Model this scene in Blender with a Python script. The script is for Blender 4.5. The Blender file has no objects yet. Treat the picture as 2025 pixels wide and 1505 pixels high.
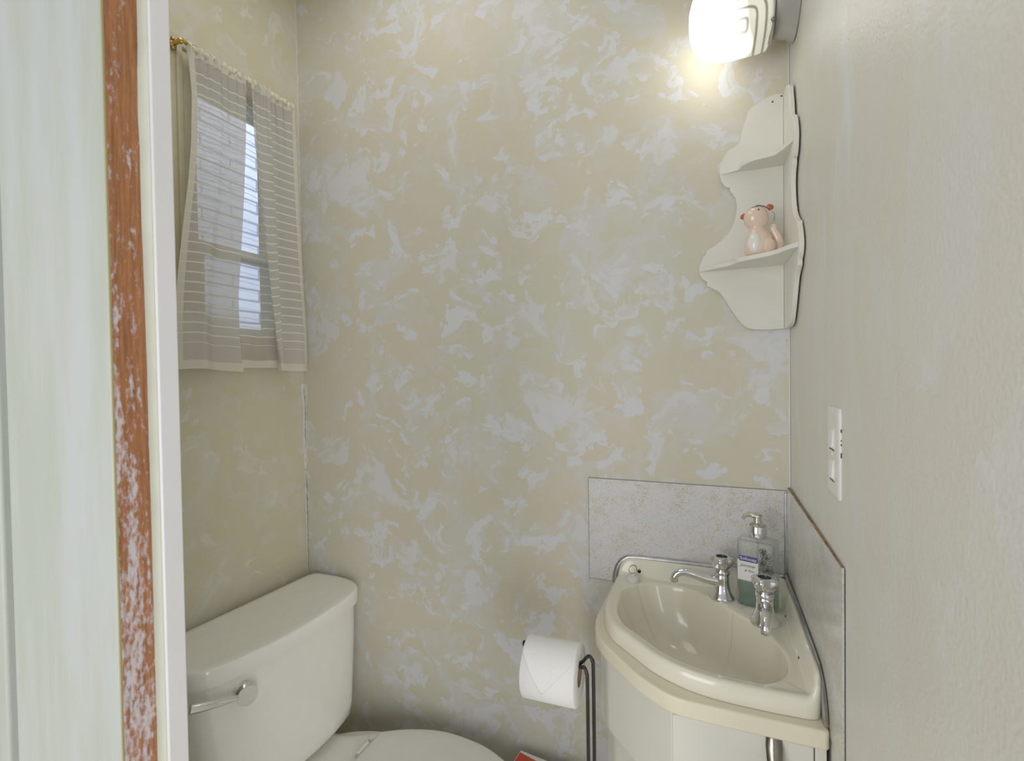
import bpy, bmesh, math, random
from mathutils import Vector, Matrix
random.seed(7)
S = bpy.context.scene
COL = S.collection
PI = math.pi

# ------------------------------------------------------------------ helpers
def lin(c):
    return tuple(((v/255)/12.92 if v/255 <= .04045 else ((v/255+.055)/1.055)**2.4) for v in c)+(1.0,)

def finish(o, mat=None, smooth=35, bevel=0, seg=2, sub=0):
    me = o.data
    if mat:
        me.materials.append(mat)
    if smooth:
        for p in me.polygons: p.use_smooth = True
        me.set_sharp_from_angle(angle=math.radians(smooth))
    if bevel:
        b = o.modifiers.new('bevel', 'BEVEL'); b.width = bevel; b.segments = seg; b.limit_method = 'ANGLE'; b.angle_limit = math.radians(35)
    if sub:
        s = o.modifiers.new('sub', 'SUBSURF'); s.levels = sub; s.render_levels = sub
    return o

def obj(name, bm, mat=None, parent=None, smooth=35, bevel=0, seg=2, sub=0, fix=True):
    if fix:
        bmesh.ops.recalc_face_normals(bm, faces=bm.faces[:])
    me = bpy.data.meshes.new(name); bm.to_mesh(me); bm.free()
    o = bpy.data.objects.new(name, me); COL.objects.link(o)
    finish(o, mat, smooth, bevel, seg, sub)
    if parent:
        o.parent = parent
        o.matrix_parent_inverse = Matrix.Translation(-parent.location)
    return o

def tag(o, label, cat, group=None):
    o['label'] = label; o['category'] = cat
    if group: o['group'] = group
    return o

def thing(name, label, cat, loc=(0, 0, 0)):
    o = bpy.data.objects.new(name, None); COL.objects.link(o); o.location = loc
    o.empty_display_size = .05
    return tag(o, label, cat)

def struct(name, bm, mat, **k):
    o = obj(name, bm, mat, **k)
    if not k.get('parent'): o['kind'] = 'structure'
    return o

def box(bm, x0, x1, y0, y1, z0, z1, M=None):
    vs = [bm.verts.new((x, y, z)) for x in (x0, x1) for y in (y0, y1) for z in (z0, z1)]
    for f in ((0,1,3,2),(4,6,7,5),(0,4,5,1),(2,3,7,6),(0,2,6,4),(1,5,7,3)):
        bm.faces.new([vs[i] for i in f])
    if M is not None:
        for v in vs: v.co = M @ v.co
    return vs

def nb(): return bmesh.new()

def loft(bm, rings, close=True, cap0=True, cap1=True):
    R = [[bm.verts.new(p) for p in r] for r in rings]
    n = len(R[0])
    for a, b in zip(R[:-1], R[1:]):
        for i in range(n if close else n-1):
            j = (i+1) % n
            try: bm.faces.new((a[i], a[j], b[j], b[i]))
            except ValueError: pass
    if cap0: bm.faces.new(R[0][::-1])
    if cap1: bm.faces.new(R[-1])
    return R

def lathe(bm, prof, M=Matrix(), n=32, cap0=True, cap1=True):
    rings = [[M @ Vector((r*math.cos(2*PI*i/n), r*math.sin(2*PI*i/n), z)) for i in range(n)] for r, z in prof]
    loft(bm, rings, True, cap0, cap1)

def catmull(pts, n=8, closed=False):
    pts = [Vector(p) for p in pts]; out = []
    m = len(pts)
    rng = range(m if closed else m-1)
    for i in rng:
        if closed: p0, p1, p2, p3 = pts[(i-1)%m], pts[i], pts[(i+1)%m], pts[(i+2)%m]
        else: p0, p1, p2, p3 = pts[max(i-1,0)], pts[i], pts[i+1], pts[min(i+2,m-1)]
        for k in range(n):
            t = k/n
            out.append(.5*((2*p1)+(-p0+p2)*t+(2*p0-5*p1+4*p2-p3)*t*t+(-p0+3*p1-3*p2+p3)*t**3))
    if not closed: out.append(pts[-1])
    return out

def tube(bm, pts, r, n=10, rz=None, up=None):
    """round (or elliptic, r sideways x rz along 'up') tube along a path; r may be a list"""
    pts = [Vector(p) for p in pts]; rings = []
    prev = None
    for i, p in enumerate(pts):
        t = (pts[min(i+1, len(pts)-1)]-pts[max(i-1, 0)]).normalized()
        if up is not None: u = Vector(up)
        else: u = prev if prev is not None else (Vector((0,0,1)) if abs(t.z) < .9 else Vector((1,0,0)))
        s = t.cross(u).normalized(); u2 = s.cross(t).normalized(); prev = u2
        rr = r[i] if isinstance(r, (list, tuple)) else r
        r2 = rr if rz is None else (rz[i] if isinstance(rz, (list, tuple)) else rz)
        rings.append([p+s*rr*math.cos(2*PI*k/n)+u2*r2*math.sin(2*PI*k/n) for k in range(n)])
    loft(bm, rings)

def prism(bm, pts2, a, b, axis='z'):
    """extrude a 2-D outline between a and b on an axis"""
    def P(p, t):
        return {'z': (p[0], p[1], t), 'y': (p[0], t, p[1]), 'x': (t, p[0], p[1])}[axis]
    A = [bm.verts.new(P(p, a)) for p in pts2]; B = [bm.verts.new(P(p, b)) for p in pts2]
    n = len(pts2)
    bm.faces.new(A[::-1]); bm.faces.new(B)
    for i in range(n):
        j = (i+1) % n; bm.faces.new((A[i], A[j], B[j], B[i]))

def inset2(pts, d):
    """inset a counter-clockwise closed 2-D polygon"""
    n = len(pts); out = []
    if d > .0262:
        cx = sum(p[0] for p in pts)/n; cy = sum(p[1] for p in pts)/n; ww = min(max(abs(p[0]-cx) for p in pts), max(abs(p[1]-cy) for p in pts)); k = 1-d/ww
        return [Vector((cx+(p[0]-cx)*k, cy+(p[1]-cy)*k)) for p in pts]
    for i in range(n):
        a, b, c = pts[i-1], pts[i], pts[(i+1) % n]
        e1 = (Vector(b)-Vector(a)); e2 = (Vector(c)-Vector(b))
        e1.normalize(); e2.normalize()
        n1 = Vector((-e1.y, e1.x)); n2 = Vector((-e2.y, e2.x))
        m = (n1+n2)
        if m.length < 1e-6: m = n1
        m.normalize(); k = d/max(.45, m.dot(n1))
        out.append(Vector(b)+m*k)
    return out

def resample(pts, n):
    pts = [Vector(p) for p in pts]; L = [0]
    q = pts+[pts[0]]
    for a, b in zip(q[:-1], q[1:]): L.append(L[-1]+(b-a).length)
    out = []; k = 0
    for i in range(n):
        s = L[-1]*i/n
        while L[k+1] < s: k += 1
        t = (s-L[k])/max(1e-9, L[k+1]-L[k]); out.append(q[k].lerp(q[k+1], t))
    return out

def roundpoly(pts, r, n=5):
    """round every corner of a polygon; pts may carry their own radius as third item"""
    out = []; m = len(pts)
    for i in range(m):
        b = Vector(pts[i][:2]); a = Vector(pts[i-1][:2]); c = Vector(pts[(i+1) % m][:2])
        rr = pts[i][2] if len(pts[i]) > 2 else r
        if rr <= 0: out.append(b); continue
        d1 = min(rr, (a-b).length*.45); d2 = min(rr, (c-b).length*.45)
        p = b+(a-b).normalized()*d1; q = b+(c-b).normalized()*d2
        for k in range(n+1):
            t = k/n; out.append((1-t)**2*p+2*t*(1-t)*b+t*t*q)
    return out

def sst(a, b, x):
    t = max(0, min(1, (x-a)/(b-a))); return t*t*(3-2*t)

# ------------------------------------------------------------------ materials
def newmat(name):
    m = bpy.data.materials.new(name); m.use_nodes = True
    nt = m.node_tree; b = nt.nodes['Principled BSDF']
    return m, nt, b

def N(nt, typ, **kw):
    n = nt.nodes.new(typ)
    for k, v in kw.items():
        if k in n.inputs.keys() if isinstance(k, str) else False: n.inputs[k].default_value = v
        else: setattr(n, k, v)
    return n

def noise(nt, co, scale, detail=3, rough=.5, dist=0):
    n = nt.nodes.new('ShaderNodeTexNoise')
    n.inputs['Scale'].default_value = scale; n.inputs['Detail'].default_value = detail
    n.inputs['Roughness'].default_value = rough; n.inputs['Distortion'].default_value = dist
    if co is not None: nt.links.new(co, n.inputs['Vector'])
    return n.outputs['Fac']

def ramp(nt, fac, a, b, ca=(0,0,0,1), cb=(1,1,1,1)):
    r = nt.nodes.new('ShaderNodeValToRGB'); e = r.color_ramp.elements
    e[0].position = a; e[1].position = b; e[0].color = ca; e[1].color = cb
    nt.links.new(fac, r.inputs['Fac']); return r.outputs['Color']

def mixc(nt, f, a, b, blend='MIX'):
    m = nt.nodes.new('ShaderNodeMix'); m.data_type = 'RGBA'; m.blend_type = blend
    for s, v in ((m.inputs['Factor'], f), (m.inputs['A'], a), (m.inputs['B'], b)):
        if hasattr(v, 'is_output'): nt.links.new(v, s)
        else: s.default_value = v
    return m.outputs['Result']

def math_(nt, op, a, b=0.0, clamp=False):
    m = nt.nodes.new('ShaderNodeMath'); m.operation = op; m.use_clamp = clamp
    for s, v in ((m.inputs[0], a), (m.inputs[1], b)):
        if hasattr(v, 'is_output'): nt.links.new(v, s)
        else: s.default_value = v
    return m.outputs[0]

def mapping(nt, scale=(1,1,1), rot=(0,0,0), loc=(0,0,0), src='Object'):
    t = nt.nodes.new('ShaderNodeTexCoord'); m = nt.nodes.new('ShaderNodeMapping')
    m.inputs['Scale'].default_value = scale; m.inputs['Rotation'].default_value = rot; m.inputs['Location'].default_value = loc
    nt.links.new(t.outputs[src], m.inputs['Vector']); return m.outputs['Vector']

def bump(nt, b, h, strength=.2, dist=.002):
    n = nt.nodes.new('ShaderNodeBump'); n.inputs['Strength'].default_value = strength; n.inputs['Distance'].default_value = dist
    nt.links.new(h, n.inputs['Height']); nt.links.new(n.outputs['Normal'], b.inputs['Normal'])

def simple(name, rgb, rough=.5, metal=0, spec=.5, coat=0, var=.03, vscale=30):
    m, nt, b = newmat(name)
    co = mapping(nt); f = noise(nt, co, vscale, 4)
    c = lin(rgb); d = tuple(max(0, v*(1-var*2)) for v in c[:3])+(1,)
    nt.links.new(mixc(nt, ramp(nt, f, .35, .65), d, c), b.inputs['Base Color'])
    b.inputs['Roughness'].default_value = rough; b.inputs['Metallic'].default_value = metal
    b.inputs['Specular IOR Level'].default_value = spec; b.inputs['Coat Weight'].default_value = coat
    return m

def wall_mat(name, cream, cream2, pale, scale=5, thr=.53, wid=.03, stretch=(1,1,1), rough=.45, orange=.0, loc=(0,0,0), amount=1.0):
    """rag-rolled faux finish: cream glaze over pale grey-white, torn patches and short brush strokes"""
    m, nt, b = newmat(name)
    co = mapping(nt, scale=stretch, loc=loc)
    w = nt.nodes.new('ShaderNodeTexNoise'); w.inputs['Scale'].default_value = scale*1.3; w.inputs['Detail'].default_value = 2
    nt.links.new(co, w.inputs['Vector'])
    va = nt.nodes.new('ShaderNodeVectorMath'); va.operation = 'MULTIPLY_ADD'
    nt.links.new(w.outputs['Color'], va.inputs[0]); va.inputs[1].default_value = (.22,.22,.22); nt.links.new(co, va.inputs[2])
    wc = va.outputs[0]
    def cells(vec, sc, rnd=1.0):
        v = nt.nodes.new('ShaderNodeTexVoronoi'); v.inputs['Scale'].default_value = sc; v.inputs['Randomness'].default_value = rnd
        nt.links.new(vec, v.inputs['Vector']); sp = nt.nodes.new('ShaderNodeSeparateColor'); nt.links.new(v.outputs['Color'], sp.inputs[0]); return sp.outputs[0]
    f1 = noise(nt, wc, scale*1.7, 6, .6, .25)
    f2 = noise(nt, wc, scale*3.4, 5, .65, .5)
    mp = nt.nodes.new('ShaderNodeMapping'); mp.inputs['Rotation'].default_value = (.5, .6, .3); mp.inputs['Scale'].default_value = (1, 1.6, 2.0)
    nt.links.new(wc, mp.inputs['Vector'])
    f3 = noise(nt, mp.outputs['Vector'], scale*1.9, 5, .62, .3)
    # torn-edged dabs: cells whose outline is frayed by fine noise
    fr_ = nt.nodes.new('ShaderNodeTexNoise'); fr_.inputs['Scale'].default_value = scale*9; fr_.inputs['Detail'].default_value = 5; nt.links.new(co, fr_.inputs['Vector'])
    vb = nt.nodes.new('ShaderNodeVectorMath'); vb.operation = 'MULTIPLY_ADD'
    nt.links.new(fr_.outputs['Color'], vb.inputs[0]); vb.inputs[1].default_value = (.055,.055,.055); nt.links.new(wc, vb.inputs[2])
    c1 = cells(vb.outputs[0], scale*2.6); c2 = cells(vb.outputs[0], scale*4.6)
    big = noise(nt, co, scale*.35, 2)
    base = mixc(nt, ramp(nt, big, .35, .65), lin(cream), lin(cream2))
    soft = math_(nt, 'ADD', math_(nt, 'MULTIPLY', f1, .75), math_(nt, 'MULTIPLY', c2, .25))
    base = mixc(nt, math_(nt, 'MULTIPLY', ramp(nt, soft, .44, .66), .7*amount), base, lin(pale))
    base = mixc(nt, math_(nt, 'MULTIPLY', ramp(nt, f2, .5, .72), .25), base, lin(tuple(c-9 for c in cream2)))
    k1 = math_(nt, 'ADD', math_(nt, 'MULTIPLY', f1, .8), math_(nt, 'MULTIPLY', c1, .22))
    k2 = math_(nt, 'ADD', math_(nt, 'MULTIPLY', f3, .8), math_(nt, 'MULTIPLY', c2, .22))
    p1 = ramp(nt, k1, thr+.045, thr+.045+wid)
    p2 = ramp(nt, k2, thr+.035, thr+.035+wid)
    p = math_(nt, 'MAXIMUM', math_(nt, 'MULTIPLY', p1, .75), p2)
    p = math_(nt, 'MULTIPLY', p, amount)
    cb = lin(tuple(min(255, c+5) for c in pale))
    nt.links.new(mixc(nt, p, base, cb), b.inputs['Base Color'])
    b.inputs['Roughness'].default_value = rough; b.inputs['Specular IOR Level'].default_value = .35
    h = noise(nt, mapping(nt), 260, 3)
    h2 = math_(nt, 'ADD', math_(nt, 'MULTIPLY', h, .5+orange), math_(nt, 'MULTIPLY', f3, 1.4))
    bump(nt, b, h2, .25+orange*.3, .0012)
    return m

M_back = wall_mat('cream_rag_paint_back', (202,199,180), (207,198,176), (206,207,210), 5.2, .56, .035)
M_left = wall_mat('cream_rag_paint_left', (204,198,170), (205,197,167), (208,206,196), 4.6, .595, .05, loc=(3,1,2))
M_right = wall_mat('cream_rag_paint_right', (210,207,192), (209,206,193), (212,213,215), 3.6, .585, .09, stretch=(1,1,.35), rough=.36, orange=.8, loc=(5,2,7), amount=.8)
M_ceil = simple('ceiling_white', (225,222,212), .8)
M_floor = simple('floor_vinyl', (222,216,204), .5, var=.12, vscale=12)
M_trimw = simple('glossy_white_paint', (222,221,222), .35, var=.02, vscale=8)

def casing_mat():
    m, nt, b = newmat('pale_mint_brushed_paint')
    co = mapping(nt, scale=(9, 9, .9)); f = noise(nt, co, 3, 5, .65)
    c = mixc(nt, ramp(nt, f, .35, .62), lin((156,161,147)), lin((166,170,166)))
    f2 = noise(nt, mapping(nt, scale=(14, 14, 1.4), loc=(4,0,0)), 6, 4, .6)
    c = mixc(nt, math_(nt, 'MULTIPLY', ramp(nt, f2, .58, .72), .35), c, lin((164,159,142)))
    nt.links.new(c, b.inputs['Base Color']); b.inputs['Roughness'].default_value = .45
    return m
M_casing = casing_mat()

def wood_mat():
    m, nt, b = newmat('bare_orange_wood_with_paint_scuffs')
    co = mapping(nt, scale=(1, 30, 1.6)); g = noise(nt, co, 9, 6, .65, .4)
    fine = noise(nt, mapping(nt, scale=(1, 5, 1)), 130, 4, .6)
    c = mixc(nt, ramp(nt, g, .3, .7), lin((124,74,40)), lin((174,114,68)))
    c = mixc(nt, math_(nt, 'MULTIPLY', ramp(nt, fine, .45, .7), .35), c, lin((110,58,34)))
    # paint smudges, heavier toward the bottom
    t = nt.nodes.new('ShaderNodeTexCoord'); s = nt.nodes.new('ShaderNodeSeparateXYZ'); nt.links.new(t.outputs['Object'], s.inputs[0])
    sm = noise(nt, mapping(nt, scale=(1, 16, 2.6)), 6, 4, .6)
    sf = noise(nt, mapping(nt, scale=(1, 2.4, 1.0)), 120, 4, .7)
    low = nt.nodes.new('ShaderNodeMapRange'); low.inputs['From Min'].default_value = 1.58; low.inputs['From Max'].default_value = 1.0
    low.inputs['To Min'].default_value = -.14; low.inputs['To Max'].default_value = .16
    nt.links.new(s.outputs['Z'], low.inputs['Value'])
    # concentrated at mid/left of the strip
    mid = nt.nodes.new('ShaderNodeMapRange'); mid.inputs['From Min'].default_value = -.802; mid.inputs['From Max'].default_value = -.812
    mid.inputs['To Min'].default_value = -.12; mid.inputs['To Max'].default_value = .03
    nt.links.new(s.outputs['Y'], mid.inputs['Value'])
    k = math_(nt, 'ADD', math_(nt, 'ADD', sm, low.outputs[0]), mid.outputs[0])
    k = math_(nt, 'ADD', k, math_(nt, 'MULTIPLY', math_(nt, 'SUBTRACT', sf, .5), 1.3))
    c = mixc(nt, math_(nt, 'MULTIPLY', ramp(nt, k, .54, .80), .8), c, lin((205,200,208)))
    nt.links.new(c, b.inputs['Base Color']); b.inputs['Roughness'].default_value = .5
    bump(nt, b, g, .2, .001)
    return m
M_wood = wood_mat()

M_porc = simple('toilet_porcelain', (240,238,230), .12, spec=.5, coat=.3, var=.01)
M_seat = simple('toilet_seat_plastic', (232,231,226), .25, var=.01)
M_sink = simple('cream_enamel', (226,221,202), .16, coat=.4, var=.015, vscale=9)
M_cabin = simple('painted_cabinet_cream', (212,211,196), .42, var=.03, vscale=10)
M_cabin2 = simple('painted_cabinet_grey', (212,211,200), .42, var=.03, vscale=10)
M_ledge = simple('painted_ledge_cream', (224,215,190), .4, var=.03, vscale=14)
M_shelf = simple('white_painted_shelf', (224,222,212), .5, var=.02, vscale=18)
M_chrome = simple('chrome', (225,225,228), .08, metal=1, var=.01)
M_alu = simple('brushed_aluminium', (190,190,190), .28, metal=1, var=.12, vscale=60)
M_dchrome = simple('aged_chrome', (150,145,135), .22, metal=1, var=.12, vscale=60)
M_brass = simple('brass', (200,160,90), .22, metal=1, var=.08, vscale=90)
M_black = simple('black_wire', (26,22,20), .35, var=.1)
M_dark = simple('dark_gap', (38,30,28), .8, var=.1)
M_hole = simple('screw_hole_brown', (70,52,40), .7)
M_plastic = simple('white_plastic', (222,220,214), .3, var=.01)
M_paper = simple('tissue_paper', (232,231,229), .95, spec=.1, var=.015, vscale=200)
M_core = simple('cardboard_core', (165,135,105), .9)
M_canopy = simple('grey_metal_canopy', (176,174,170), .35, metal=.3, var=.03)
M_winpaint = simple('window_casing_paint', (200,192,160), .5, var=.05, vscale=20)
M_sash = simple('sash_paint', (214,214,212), .5, var=.03)
M_plug = simple('white_rubber_plug', (215,214,210), .5)
M_cer = simple('peach_ceramic', (232,206,184), .1, coat=.6, var=.05, vscale=25)
M_belly = simple('white_ceramic', (232,230,222), .15, coat=.5, var=.02)
M_orange = simple('orange_glaze', (176,88,52), .25, var=.1)
M_eye = simple('black_glaze', (18,14,14), .1)
M_wire = simple('fine_grey_wire', (120,115,100), .3, metal=.8)
M_caulk = simple('white_filler', (222,219,212), .8, var=.05, vscale=60)
M_red = simple('red_card', (196,60,34), .4, var=.08, vscale=60)
M_white = simple('white_card', (220,218,214), .6)

def speck_mat(name, sc=1.0, base=(211,210,212), gold=(184,174,130), haze=0, rough=.32):
    """white laminate with fine gold flecks and dark specks"""
    m, nt, b = newmat(name)
    co = mapping(nt)
    cl = noise(nt, co, 26*sc, 3, .6, .8)
    fl = noise(nt, co, 200*sc, 3, .7, 1.6)
    g = math_(nt, 'ADD', fl, math_(nt, 'MULTIPLY', math_(nt, 'SUBTRACT', cl, .5), .55))
    c = mixc(nt, math_(nt, 'MULTIPLY', ramp(nt, g, .52, .62), .6), lin(base), lin(gold))
    dk = noise(nt, mapping(nt, loc=(3,3,3)), 330*sc, 2, .6)
    c = mixc(nt, math_(nt, 'MULTIPLY', ramp(nt, dk, .63, .68), .65), c, lin((120,112,98)))
    if haze:
        hz = noise(nt, mapping(nt, scale=(1,1,2.2)), 7, 3, .6)
        c = mixc(nt, math_(nt, 'MULTIPLY', ramp(nt, hz, .4, .7), haze), c, lin((170,164,144)))
    nt.links.new(c, b.inputs['Base Color']); b.inputs['Roughness'].default_value = rough
    return m
M_speckB = speck_mat('gold_fleck_laminate_back')
M_speckR = speck_mat('gold_fleck_laminate_right', 1.0, (204,202,198), haze=.38, rough=.22)

def thin_clear(name, tint, refl=.12, rough=.05, gloss=(1,1,1)):
    m = bpy.data.materials.new(name); m.use_nodes = True; nt = m.node_tree; nt.nodes.clear()
    o = nt.nodes.new('ShaderNodeOutputMaterial'); t = nt.nodes.new('ShaderNodeBsdfTransparent'); g = nt.nodes.new('ShaderNodeBsdfGlossy')
    lw = nt.nodes.new('ShaderNodeLayerWeight'); lw.inputs['Blend'].default_value = .35
    nz = noise(nt, mapping(nt), 20, 2)
    c = tuple(v*.97 for v in tint)
    nt.links.new(mixc(nt, nz, tint+(1,), c+(1,)), t.inputs['Color'])
    g.inputs['Roughness'].default_value = rough; g.inputs['Color'].default_value = gloss+(1,)
    mx = nt.nodes.new('ShaderNodeMixShader')
    nt.links.new(math_(nt, 'ADD', math_(nt, 'MULTIPLY', lw.outputs['Facing'], .45), refl, True), mx.inputs[0])
    nt.links.new(t.outputs[0], mx.inputs[1]); nt.links.new(g.outputs[0], mx.inputs[2]); nt.links.new(mx.outputs[0], o.inputs[0])
    return m
M_glass = thin_clear('window_glass', (.9,.94,1.0), .05)
M_bottle = thin_clear('clear_bottle_plastic', (.89,.91,.88), .02, .30)
M_liquid = thin_clear('teal_soap', (.60,.73,.75), .02, .2)
M_pump = thin_clear('clear_pump_plastic', (.74,.73,.64), .22)

def cloth_mat(op0=.73):
    m = bpy.data.materials.new('sheer_striped_voile'); m.use_nodes = True; nt = m.node_tree; nt.nodes.clear()
    o = nt.nodes.new('ShaderNodeOutputMaterial')
    uv = nt.nodes.new('ShaderNodeUVMap'); uv.uv_map = 'uv'
    s = nt.nodes.new('ShaderNodeSeparateXYZ'); nt.links.new(uv.outputs[0], s.inputs[0])
    # v in metres down the cloth; stripe each 22 mm
    wob = noise(nt, None, 4, 2)
    v = math_(nt, 'DIVIDE', s.outputs['Y'], .0222)
    fr = math_(nt, 'FRACT', v)
    st = math_(nt, 'SUBTRACT', 1.0, ramp(nt, math_(nt, 'ABSOLUTE', math_(nt, 'SUBTRACT', fr, .5)), .045, .085))
    inb = math_(nt, 'MULTIPLY', math_(nt, 'GREATER_THAN', s.outputs['Y'], .045), math_(nt, 'LESS_THAN', s.outputs['Y'], .655))
    st = math_(nt, 'MULTIPLY', st, inb)
    weave = noise(nt, mapping(nt, scale=(1,1,6)), 300, 2)
    # u: 0..1; hems where |u| near the ends, and lowest / highest v
    hem = math_(nt, 'MAXIMUM', math_(nt, 'LESS_THAN', s.outputs['X'], .05), math_(nt, 'GREATER_THAN', s.outputs['X'], .955))
    hem = math_(nt, 'MAXIMUM', hem, math_(nt, 'GREATER_THAN', s.outputs['Y'], .693))
    hem = math_(nt, 'MAXIMUM', hem, math_(nt, 'LESS_THAN', s.outputs['Y'], .022))
    k = math_(nt, 'MAXIMUM', math_(nt, 'MULTIPLY', st, .9), math_(nt, 'MULTIPLY', hem, .55))
    col = mixc(nt, k, lin((201,196,186)), lin((238,234,218)))
    op = math_(nt, 'ADD', math_(nt, 'MULTIPLY', k, .42), math_(nt, 'ADD', op0, math_(nt, 'MULTIPLY', weave, .12)), True)
    op = math_(nt, 'ADD', op, math_(nt, 'MULTIPLY', hem, .30), True)
    op = math_(nt, 'ADD', op, math_(nt, 'MULTIPLY', ramp(nt, s.outputs['Y'], .57, .645), .42), True)
    d = nt.nodes.new('ShaderNodeBsdfDiffuse'); t = nt.nodes.new('ShaderNodeBsdfTranslucent'); tr = nt.nodes.new('ShaderNodeBsdfTransparent')
    nt.links.new(col, d.inputs['Color']); nt.links.new(col, t.inputs['Color'])
    m1 = nt.nodes.new('ShaderNodeMixShader'); m1.inputs[0].default_value = .3
    nt.links.new(d.outputs[0], m1.inputs[1]); nt.links.new(t.outputs[0], m1.inputs[2])
    m2 = nt.nodes.new('ShaderNodeMixShader'); nt.links.new(op, m2.inputs[0])
    nt.links.new(tr.outputs[0], m2.inputs[1]); nt.links.new(m1.outputs[0], m2.inputs[2]); nt.links.new(m2.outputs[0], o.inputs[0])
    return m
M_cloth = cloth_mat()
M_cloth_thin = cloth_mat(.24)

# ------------------------------------------------------------------ room shell
W, H = 1.245, 2.40
YF0, YF1 = -.83, -.777          # outer and inner face of the front wall
WX = .0025                      # face of the right wall
# back wall
bm = nb(); box(bm, -W-.1, WX+.1, 0, .1, 0, H); struct('wall_back', bm, M_back, smooth=0)
# left wall with the window opening (y -.335..-.085, z 1.40..2.0)
WY0, WY1, WZ0, WZ1 = -.322, -.056, 1.395, 2.005
bm = nb()
box(bm, -W-.1, -W, YF1, WY0, 0, H); box(bm, -W-.1, -W, WY1, 0, 0, H)
box(bm, -W-.1, -W, WY0, WY1, 0, WZ0); box(bm, -W-.1, -W, WY0, WY1, WZ1, H)
struct('wall_left', bm, M_left, smooth=0)
bm = nb(); prism(bm, [(.0032,0),(.1,0),(.1,-.802),(-.0030,-.802)], 0, H); struct('wall_right', bm, M_right, smooth=0)
bm = nb(); box(bm, -W-.1, WX+.1, -.9, .1, H, H+.08); struct('ceiling', bm, M_ceil, smooth=0)
bm = nb(); box(bm, -3.2, 2.6, -3.0, .1, -.05, 0); struct('floor', bm, M_floor, smooth=0)
# front wall: doorway from x=-.652 to the right wall
JX = -.652
bm = nb()
box(bm, -3.0, JX-.02, YF0+.006, YF1, 0, H); box(bm, JX-.02, WX+.1, YF0+.006, YF1, 2.06, H)
box(bm, -.0028, 2.4, YF0-.001, -.8022, 0, H)
struct('wall_front', bm, simple('hall_wall', (158,162,152), .6), smooth=0)

# door casing (front face), with the moulded outer band
bm = nb()
box(bm, JX-.176, JX-.0012, YF0, YF0+.012, 0, 2.10)
box(bm, JX-.20, JX-.182, YF0-.004, YF0+.012, 0, 2.11)
struct('trim_1', bm, M_casing, bevel=.003, seg=3)
# groove between casing and back band, its bluish shadow painted in
bm = nb(); box(bm, JX-.184, JX-.174, YF0+.0035, YF0+.0125, 0, 2.10)
struct('trim_2', bm, simple('groove_shadow_blue', (188,198,202), .5))
# yellowish edge bead of the casing
bm = nb(); box(bm, JX-.0016, JX+.0002, YF0-.0004, YF0+.0012, 0, 2.09)
struct('trim_3', bm, simple('aged_edge', (150,142,98), .5))
# bare wooden rebate of the jamb
bm = nb(); box(bm, JX-.02, JX, YF0+.0012, -.800, 0, 2.06)
struct('trim_4', bm, M_wood)
# door stop: front edge with its shade put into a pale green + white side
bm = nb()
n = 60; pts = []
for i in range(n+1):
    z = 2.06*i/n
    pts.append((z, -.8005-.0016*max(0, math.sin(z*9.0+1.0))**3-.0006*random.random()-(.0022*math.exp(-((z-1.56)/.035)**2))))
for (x0, x1) in ((JX-.004, JX+.0105),):
    for (za, ya), (zb, yb) in zip(pts[:-1], pts[1:]):
        vs = [bm.verts.new(p) for p in ((x0,ya,za),(x1,-.7985,za),(x1,-.7985,zb),(x0,yb,zb),(x0,-.797,za),(x1,-.797,za),(x1,-.797,zb),(x0,-.797,zb))]
        for f in ((0,1,2,3),(4,7,6,5),(0,4,5,1),(3,2,6,7),(1,5,6,2),(0,3,7,4)): bm.faces.new([vs[i] for i in f])
struct('trim_5', bm, simple('pale_green_shaded_edge', (206,210,192), .45), smooth=0)
bm = nb(); box(bm, JX-.002, JX+.0125, -.7975, YF1-.0005, 0, 2.06)
struct('trim_6', bm, M_trimw, bevel=.0015)
bm = nb(); box(bm, JX+.013, WX+.002, -.81, YF1, 2.04, 2.06); struct('trim_7', bm, M_trimw)

# cracked filler in the left back corner
bm = nb(); path = []; rad = []; wx = .0020; wy = .0012
for i in range(0, 104):
    z = 1.262-.0052*i
    wx = min(.0052, max(.0006, wx+random.uniform(-.0013,.0013)))
    path.append((-W+wx, -.0006-.22*wx, z)); rad.append(.00075*random.uniform(.35,1.35))
tube(bm, path, rad, 6)
crack = struct('trim_8', bm, simple('crack_grey', (120,112,96), .9))
bm = nb()
rings = []
for i, z in enumerate([1.272-.011*i for i in range(0, 54)]):
    a = .0085*random.uniform(.5, 1.2) if z < 1.22 else .015*random.uniform(.8, 1)
    if z < 1.05: a *= .6
    rings.append([(-W+.0004, -a*.8, z), (-W+.0012, -.0012, z), (-W+a, -.0004, z), (-W, 0, z)])
loft(bm, rings); struct('trim_9', bm, M_caulk)
# thin plaster bead in the two corners
bm = nb(); box(bm, -W, -W+.0025, -.0022, 0, 1.32, H); struct('trim_10', bm, M_caulk)
bm = nb(); box(bm, WX-.0022, WX, -.0025, 0, 1.06, H); struct('trim_11', bm, M_trimw)

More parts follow.
